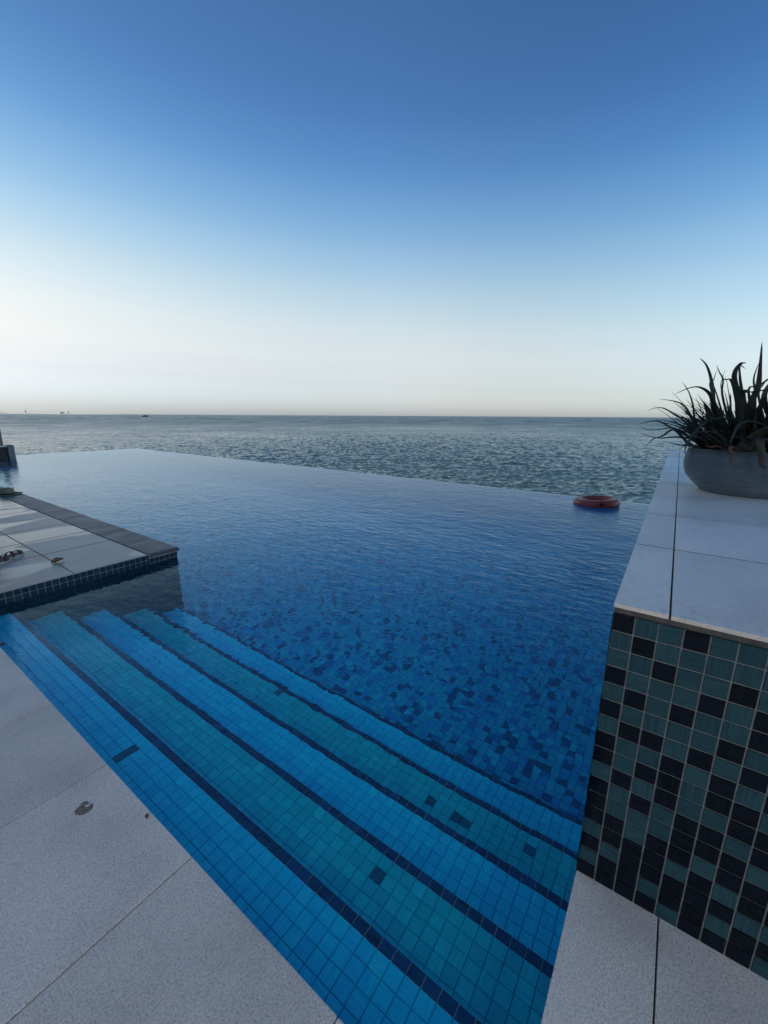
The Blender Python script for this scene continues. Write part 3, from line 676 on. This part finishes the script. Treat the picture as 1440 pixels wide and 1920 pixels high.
def aloe_leaf(ctrl, width, mat, rr, teeth=True, thick=.6, n=18):
    """ctrl: points from root to tip; the blade is a gutter-shaped tapering tongue with small marginal teeth"""
    ctrl = [Vector(p) for p in ctrl]; m = len(ctrl) - 1
    def pos(t):
        i = min(int(t * m), m - 1); f = t * m - i
        p0, p1, p2, p3 = ctrl[max(i - 1, 0)], ctrl[i], ctrl[i + 1], ctrl[min(i + 2, m)]
        return .5 * (2 * p1 + (p2 - p0) * f + (2 * p0 - 5 * p1 + 4 * p2 - p3) * f * f + (3 * p1 - p0 - 3 * p2 + p3) * f ** 3)
    out = (ctrl[-1] - ctrl[0]); side0 = Vector((-out.y, out.x, 0))
    if side0.length < .03: side0 = Vector((rr.uniform(-1, 1), rr.uniform(-1, 1), 0))
    side0.normalize(); vs, fs = [], []; sec = 8
    o = ctrl[0]
    for k in range(n + 1):
        t = k / n; p = pos(t); d = (pos(min(1, t + .02)) - pos(max(0, t - .02))).normalized()
        sd = (side0 - d * side0.dot(d)).normalized(); up = sd.cross(d).normalized()
        w_ = width * (1 - t ** 1.25) ** .8 * (.82 + .18 * min(1, t * 6)) + .0007
        for q in range(sec):
            a = 2 * math.pi * q / sec; x = math.cos(a) * w_ / 2; y = math.sin(a) * w_ / 2 * thick
            if math.sin(a) > 0: y *= .25                       # upper face is flat to hollow
            if q == 2: y -= w_ * .05
            vs.append(p - o + sd * x + up * y)
    for k in range(n):
        for q in range(sec):
            fs.append((k * sec + q, k * sec + (q + 1) % sec, (k + 1) * sec + (q + 1) % sec, (k + 1) * sec + q))
    fs.append(tuple(range(sec))[::-1]); fs.append(tuple(n * sec + q for q in range(sec)))
    if teeth:
        L_ = sum((pos((k + 1) / 12) - pos(k / 12)).length for k in range(12)); nt_ = max(4, int(L_ / .014))
        for k in range(1, nt_):
            t = k / nt_ * .93; p = pos(t); d = (pos(min(1, t + .02)) - pos(max(0, t - .02))).normalized()
            sd = (side0 - d * side0.dot(d)).normalized(); up = sd.cross(d)
            w_ = width * (1 - t ** 1.25) ** .8 * (.82 + .18 * min(1, t * 6))
            for s_ in (-1, 1):
                e = p - o + sd * s_ * w_ / 2 * .97; hgt = max(.0016, w_ * .10); b0 = len(vs)
                vs += [e - d * hgt * .7, e + d * hgt * .7, e + up * hgt * .5, e + sd * s_ * hgt * 1.3 + d * hgt * .8]
                fs += [(b0, b0 + 1, b0 + 3), (b0 + 1, b0 + 2, b0 + 3), (b0 + 2, b0, b0 + 3)]
    me = mesh('leaf', vs, fs, True)
    return link('leaf', me, mat, al, Matrix.Translation(o))
ra = random.Random(21)
DP = 3.42
def root(dx, dy): return PC + Vector((dx, dy, .23))
# leaves whose outline the photograph shows singly: pixels from lower to tip, at their own distance in the clump
def pxl(pts, d0, d1, width, rt=None, mat=None):
    n = len(pts); c = [px_at(x, y, d0 + (d1 - d0) * k / (n - 1)) for k, (x, y) in enumerate(pts)]
    if rt: c = [rt] + c
    aloe_leaf(c, width * 1.45, mat or M['leaf'], ra)
R0 = lambda: root(ra.uniform(-.14, .14), ra.uniform(-.1, .16))
pxl([(1405, 760), (1418, 720), (1422, 680), (1425, 632)], 3.30, 3.26, .036, root(-.05, -.02))
pxl([(1412, 740), (1409, 705), (1414, 685), (1420, 672)], 3.5, 3.52, .028, root(.08, .0))
pxl([(1392, 760), (1376, 715), (1375, 690), (1386, 674), (1396, 673)], 3.34, 3.24, .033, root(-.04, .03))
pxl([(1389, 735), (1384, 700), (1384, 678), (1395, 684)], 3.44, 3.4, .022, root(.02, .02))
pxl([(1340, 775), (1332, 715), (1322, 680), (1308, 664)], 3.38, 3.30, .034, root(0, .10))
pxl([(1352, 740), (1352, 705), (1345, 690), (1340, 677)], 3.46, 3.44, .024, root(.05, .08))
pxl([(1350, 730), (1352, 700), (1358, 684)], 3.5, 3.5, .010, root(.06, .08))
pxl([(1330, 725), (1335, 705), (1341, 686)], 3.55, 3.6, .014, root(.1, .08))
pxl([(1372, 718), (1358, 705), (1352, 702)], 3.36, 3.3, .018, root(0, .05))
pxl([(1305, 790), (1296, 752), (1288, 728), (1276, 709)], 3.4, 3.35, .026, root(-.02, .15))
pxl([(1340, 770), (1330, 735), (1310, 720), (1287, 722), (1261, 734)], 3.30, 3.08, .028, root(-.05, .10))
pxl([(1300, 790), (1283, 758), (1264, 747), (1232, 742)], 3.42, 3.35, .030, root(0, .2))
pxl([(1290, 785), (1268, 775), (1245, 761), (1228, 759), (1210, 765)], 3.36, 3.24, .022, root(-.02, .22))
pxl([(1292, 815), (1255, 795), (1230, 784), (1207, 787), (1190, 791)], 3.3, 3.10, .022, root(-.04, .22))
pxl([(1290, 812), (1262, 797), (1232, 800), (1212, 800), (1197, 793)], 3.44, 3.34, .020, root(.0, .24))
pxl([(1305, 820), (1265, 814), (1232, 816), (1196, 806)], 3.28, 3.10, .028, root(-.06, .2))
pxl([(1290, 825), (1262, 800), (1240, 812), (1222, 818), (1211, 830)], 3.24, 3.05, .022, root(-.06, .22))
pxl([(1290, 830), (1268, 828), (1240, 820)], 3.5, 3.5, .026, root(.05, .26))
pxl([(1330, 815), (1290, 788), (1270, 800), (1300, 775)], 3.22, 3.2, .012, root(-.1, .15))
pxl([(1400, 800), (1370, 780), (1330, 780), (1300, 805), (1284, 828)], 3.24, 3.0, .030, root(-.1, .05))
pxl([(1375, 832), (1345, 808), (1315, 802), (1296, 812), (1288, 830)], 3.18, 3.02, .028, root(-.15, .08))
pxl([(1440, 800), (1400, 783), (1380, 795), (1366, 830)], 3.2, 3.02, .040, root(-.12, -.15))
pxl([(1395, 838), (1410, 815), (1440, 795), (1470, 790)], 3.12, 3.05, .062, root(-.2, -.05))
pxl([(1425, 815), (1428, 850), (1428, 865), (1438, 871)], 3.03, 2.99, .034, root(-.2, -.1))
pxl([(1371, 830), (1370, 850), (1368, 863)], 3.05, 3.02, .022, root(-.25, .05), M['dead_leaf'])
pxl([(1302, 828), (1297, 842), (1294, 853)], 3.22, 3.18, .012, root(-.12, .25), M['dead_leaf'])
pxl([(1288, 826), (1283, 840), (1285, 849)], 3.30, 3.26, .010, root(-.08, .27), M['dead_leaf'])
pxl([(1290, 822), (1280, 830), (1271, 837)], 3.34, 3.3, .010, root(-.06, .28), M['dead_leaf'])
pxl([(1345, 830), (1330, 832), (1322, 828), (1345, 834)], 3.08, 3.06, .012, root(-.25, .1), M['dead_leaf'])
pxl([(1390, 735), (1405, 728), (1440, 722), (1475, 715)], 3.3, 3.2, .022, root(-.05, .0))
pxl([(1400, 730), (1420, 715), (1440, 700), (1450, 700)], 3.5, 3.5, .02, root(.05, -.05))
pxl([(1420, 740), (1428, 712), (1440, 703)], 3.6, 3.6, .02, root(.1, -.1))
pxl([(1430, 745), (1450, 700), (1470, 670)], 3.4, 3.4, .04, root(0, -.15))
pxl([(1450, 760), (1490, 690), (1530, 660)], 3.4, 3.4, .04, root(0, -.22))
pxl([(1460, 790), (1520, 750), (1560, 760), (1590, 790)], 3.3, 3.2, .035, root(0, -.25))
# the rest of the clump: rosettes of leaves standing and arching in all directions
def rosette_leaf(cx, cy, az_, up, ln, width, droop):
    b0 = root(cx, cy); d = Vector((math.cos(az_) * math.cos(up), math.sin(az_) * math.cos(up), math.sin(up)))
    c = [b0]; p = b0.copy(); k = 5; cur = ra.uniform(-.25, .25)
    for i in range(k):
        p = p + d * (ln / k); c.append(p.copy())
        d = (d + Vector((-d.y * cur * .4, d.x * cur * .4, -droop * (.5 + i * .35)))).normalized()
        if p.z < ZWT + .3 and math.hypot(p.x - PC.x, p.y - PC.y) < .36: d.z = max(d.z, .05)
    aloe_leaf(c, width, M['leaf'], ra, n=12)
for k in range(190):
    a = ra.uniform(0, 2 * math.pi); r_ = .25 * math.sqrt(ra.random()); cx, cy = r_ * math.cos(a), r_ * math.sin(a)
    lean = r_ / .25
    up = R(ra.uniform(58, 88) - 32 * lean * ra.random()); az_ = a + ra.gauss(0, .6)
    rosette_leaf(cx, cy, az_, up, ra.uniform(.24, .46) * (1.05 - .2 * lean), ra.uniform(.022, .042), ra.uniform(.02, .15) * (.5 + lean))

for k in range(90):                                   # leaves that spill over the seaward and near side
    a = R(ra.uniform(70, 215)); r_ = ra.uniform(.08, .24)
    rosette_leaf(r_ * math.cos(a), r_ * math.sin(a), a + ra.gauss(0, .35), R(ra.uniform(28, 78)), ra.uniform(.28, .52), ra.uniform(.020, .036), ra.uniform(.06, .17))

# ------------------------------------------------------------------ small things left on the terrace
M['straw'] = plain('straw', (.27, .21, .12), .85, .3, 90, .6); M['hat_band'] = plain('hat_band', (.02, .015, .015), .8)
ht = empty('straw_hat', (1.90, 9.14, .004)); tag(ht, 'tan straw hat with dark band lying on the terrace coping', 'hat')
prof = [(.205, .012), (.20, .016), (.16, .012), (.115, .012), (.108, .03), (.104, .07), (.092, .098), (.06, .112), (.03, .108), (0, .104)]
Th = Matrix.Translation((1.90, 9.14, .002)) @ Matrix.Diagonal((1, 1.15, 1, 1))
link('brim', lathe('brim', [(.115, .004), (.16, .003), (.20, .008), (.208, .012), (.20, .013), (.16, .008), (.112, .009)], 48), M['straw'], ht, Th)
link('crown', lathe('crown', [(.112, .006), (.108, .03), (.104, .07), (.092, .098), (.06, .112), (.03, .106), (0, .104)], 48), M['straw'], ht, Th)
link('band', lathe('band', [(.1135, .008), (.1105, .032), (.1095, .036)], 48), M['hat_band'], ht, Th)

M['sole'] = plain('sandal_sole', (.22, .16, .13), .7, .2, 40, .2); M['strap'] = plain('sandal_strap', (.045, .02, .022), .55, .3, 40, .3); M['rim_white'] = plain('sandal_edge', (.55, .53, .5), .6)
def sandal(loc, rz, label):
    s_ = empty('sandal', loc); tag(s_, label, 'sandal', 'sandals left on the terrace')
    Ms = Matrix.Translation(loc) @ Matrix.Rotation(rz, 4, 'Z')
    def outline(sc, z):
        pts = []
        for k in range(28):
            t = 2 * math.pi * k / 28; x = .125 * math.cos(t); wd = .036 + .011 * math.cos(t - .2) - .006 * math.cos(2 * t)
            y = wd * math.sin(t) + .006 * math.sin(2 * t); pts.append((x * sc, y * sc, z + .008 * max(0, -x) / .125))
        return pts
    v = outline(1, 0) + outline(1, .012); n = 28
    link('outsole', mesh('outsole', v, [tuple(range(n))[::-1], tuple(range(n, 2 * n))] + [(i, (i + 1) % n, n + (i + 1) % n, n + i) for i in range(n)]), M['rim_white'], s_, Ms)
    v = outline(.95, .0125) + outline(.93, .021)
    link('footbed', mesh('footbed', v, [tuple(range(n))[::-1], tuple(range(n, 2 * n))] + [(i, (i + 1) % n, n + (i + 1) % n, n + i) for i in range(n)]), M['sole'], s_, Ms)
    def strap(x0, x1, h, wd0):
        vs, fs, m = [], [], 12
        for i in range(m + 1):
            t = math.pi * i / m
            for x, s2 in ((x0, 1), (x1, 1), (x1, .9), (x0, .9)):
                vs.append((x + .01 * math.sin(t), wd0 * math.cos(t) * s2, .014 + h * s2 * math.sin(t) ** .7 if 0 < i < m else .012))
        for i in range(m):
            for q in range(4): fs.append((i * 4 + q, i * 4 + (q + 1) % 4, (i + 1) * 4 + (q + 1) % 4, (i + 1) * 4 + q))
        link('strap', mesh('strap', vs, fs, True), M['strap'], s_, Ms)
    strap(.03, .07, .034, .046); strap(-.045, -.02, .050, .040); strap(-.105, -.09, .046, .036)
    return s_
q = deck_pt(25, 1053); sandal((q.x, q.y, .001), R(40), 'dark strapped sandal standing nearer the dry leaf on the terrace')
q = deck_pt(-3, 1066); sandal((q.x, q.y, .001), R(35), 'strapped sandal cut by the left picture edge on the terrace')

M['dry_leaf'] = plain('dry_leaf', (.20, .13, .06), .8, .4, 60, .4)
def dry_leaf(loc, rz, ln, label, curl=.9):
    vs, fs, nu, nv = [], [], 10, 6
    for i in range(nu + 1):
        u = i / nu; w_ = .42 * ln * math.sin(math.pi * u ** .8) ** .9 + .002
        for j in range(nv + 1):
            v = j / nv * 2 - 1; z = .004 + curl * ln * .30 * v * v * math.sin(math.pi * u) + .10 * ln * u * u + .01 * ln * math.sin(9 * u + 5 * v)
            vs.append(((u - .5) * ln, v * w_ * .62, z))
    k = len(vs); vs2 = [(x, y, z + .0012) for x, y, z in vs]
    for i in range(nu):
        for j in range(nv):
            a = i * (nv + 1) + j; q = (a, a + 1, a + nv + 2, a + nv + 1); fs.append(q[::-1]); fs.append(tuple(x + k for x in q))
    o = link('dry_leaf', mesh('dry_leaf', vs + vs2, fs, True), M['dry_leaf'], None, Matrix.Translation(loc) @ Matrix.Rotation(rz, 4, 'Z'))
    return tag(o, label, 'leaf', 'dry fallen leaves')
dry_leaf((1.20, 4.53, .0), R(20), .115, 'curled brown dry leaf on the terrace joint near the sandals')
q = deck_pt(286, 1535); dry_leaf((q.x - .006, q.y, .0), R(70), .017, 'tiny brown leaf scrap at the deck edge above the blue step')

# dried smudge of dirt on the near deck: a crust about a millimetre thick
M['dirt'] = plain('dirt_crust', (.24, .19, .14), .95, .75, 160, .8)
def smudge():
    c = deck_pt(165, 1523); r_ = random.Random(9)
    def ring(pts):
        return [deck_pt(x, y, .0) for x, y in pts]
    outl = [(146, 1531), (148, 1526), (153, 1522), (157, 1518), (158, 1514), (163, 1510), (170, 1509), (174, 1512), (172, 1515), (167, 1516), (165, 1519), (169, 1521), (175, 1516), (180, 1513), (182, 1515), (180, 1519), (181, 1522), (176, 1526), (171, 1530), (165, 1534), (158, 1535), (150, 1535)]
    pts = []
    for i in range(len(outl)):
        a, b_ = outl[i], outl[(i + 1) % len(outl)]
        for t in (0, .33, .66): pts.append((a[0] + (b_[0] - a[0]) * t + r_.uniform(-.7, .7), a[1] + (b_[1] - a[1]) * t + r_.uniform(-.5, .5)))
    P_ = ring(pts); n = len(P_)
    vs = [(p.x, p.y, .0002) for p in P_] + [(p.x, p.y, .0011) for p in P_]
    fs = [tuple(range(n, 2 * n))] + [(i, (i + 1) % n, n + (i + 1) % n, n + i) for i in range(n)]
    o = link('dirt_smudge', mesh('dirt_smudge', vs, fs), M['dirt']); tag(o, 'dark dried dirt smudge on the near granite slab', 'smudge')
smudge()

# ------------------------------------------------------------------ far away: boat, sail mast, low coast
M['hull'] = plain('boat_hull', (.10, .075, .06), .7, .2, .6); M['cabin'] = plain('boat_cabin', (.16, .14, .12), .7, .2, .6)
bc = deck_pt(270, 787.6, ZSEA); 
def boat(loc, sc, rz, label, cabin=True):
    o = empty('fishing_boat', loc); tag(o, label, 'boat', 'boats near the horizon'); Mb = Matrix.Translation(loc) @ Matrix.Rotation(rz, 4, 'Z') @ Matrix.Scale(sc, 4)
    vs, fs, n = [], [], 14
    for i in range(n + 1):
        u = i / n; x = (u - .5) * 16; w_ = 2.1 * (1 - max(0, (u - .45) / .55) ** 2.2) ** .7 * (.85 + .15 * min(1, u * 5)); sh = .3 + 1.3 * max(0, u - .5) ** 1.5 * 2
        vs += [(x, -w_, 1.0 + sh), (x, -w_ * .6, -.4), (x, w_ * .6, -.4), (x, w_, 1.0 + sh)]
    for i in range(n):
        for q in range(4): fs.append((i * 4 + q, (i + 1) * 4 + q, (i + 1) * 4 + (q + 1) % 4, i * 4 + (q + 1) % 4))
    fs += [(0, 1, 2, 3), (n * 4 + 3, n * 4 + 2, n * 4 + 1, n * 4)]
    link('hull', mesh('hull', vs, fs), M['hull'], o, Mb)
    if cabin:
        link('cabin', from_bm(box_bm(-5.5, 1.2, -1.4, 1.4, 1.32, 3.9, .15), 'cabin'), M['cabin'], o, Mb)
        link('cabin_roof', from_bm(box_bm(-6.2, 1.9, -1.7, 1.7, 3.92, 4.15, .05), 'cabin_roof'), M['hull'], o, Mb)
        link('wheelhouse', from_bm(box_bm(2.2, 4.2, -.9, .9, 1.6, 3.3, .1), 'wheelhouse'), M['cabin'], o, Mb)
    link('mast', from_bm(box_bm(-1.1, -.9, -.1, .1, 4.16 if cabin else 1.4, 7.2 if cabin else 12, 0), 'mast'), M['hull'], o, Mb)
boat(bc, .92, R(HEAD + 88), 'small dark fishing boat with cabin near the horizon')
d = px_at(286, 783, 2600); boat((d.x, d.y, ZSEA), 1.0, R(HEAD + 40), 'tiny boat with a thin mast on the horizon beyond the fishing boat', False)
M['coast'] = plain('coast_sand', (.66, .62, .56), .95, .2, .004)  # sand colour lightened in place of haze over the distance
def coast():
    vs, fs, n, r_ = [], [], 120, random.Random(4); D = 9000.0
    h = [0]
    for k in range(n): h.append(.86 * h[-1] + r_.gauss(0, .25))
    for i in range(n + 1):
        x = -420 + i / n * 640; dd = px_ray(x, 782); az_ = math.atan2(dd[1], dd[0]); t = i / n
        ht_ = (58 + 26 * h[i] * .5) * (1 - t) ** .7 * (1 if t < .92 else (1 - t) / .08) + 2
        for rr, z in ((D - 350, ZSEA - 1), (D - 250, ZSEA + ht_ * .35), (D, ZSEA + ht_), (D + 900, ZSEA + ht_ * .6), (D + 1300, ZSEA - 1)):
            vs.append((rr * math.cos(az_), rr * math.sin(az_), z))
    for i in range(n):
        for q in range(4): fs.append((i * 5 + q, (i + 1) * 5 + q, (i + 1) * 5 + q + 1, i * 5 + q + 1))
    o = link('coast', mesh('coast', vs, fs, True), M['coast']); tag(o, 'faint low sandy coast on the horizon at far left', 'coast', kind='structure')
    return D
D_ = coast()
M['tower'] = plain('haze_toned_tower', (.50, .50, .50), .9, .05, .01)  # pale grey stands in for air haze, which is not built
for x, hpx, wd, lab in ((46, 4.5, 16, 'thin lone mast tower on the far coast nearest the left edge'), (113, 1.6, 60, 'broad pale block on the far coast, second building from the right'), (126, 2.4, 22, 'slim pale tower on the far coast, rightmost building')):
    p = px_at(x, 783, D_ - 100); ht_ = hpx * D_ / 1000.0 * 1.2
    o = empty('far_tower', (p.x, p.y, ZSEA)); tag(o, lab, 'tower', 'towers on the far coast')
    box('shaft', M['tower'], o, p.x - wd / 2, p.x + wd / 2, p.y - wd / 2, p.y + wd / 2, ZSEA + .5, ZSEA + 20 + ht_ * .8)
    box('spire', M['tower'], o, p.x - wd / 6, p.x + wd / 6, p.y - wd / 6, p.y + wd / 6, ZSEA + 20 + ht_ * .8, ZSEA + 20 + ht_ * 1.25)

# unseen block added further along the coast to keep low sun off the pool
nb = empty('shade_block', (-6, 22, 0)); tag(nb, 'tall pale unseen block added to shade the pool from the low sun', 'building')
box('wall', M['render'], nb, -11.5, 3.55, 20.5, 30, ZSEA - 1, 13.0)
box('roof_slab', M['concrete'], nb, -11.6, 3.6, 20.4, 30.1, 13.003, 13.35)
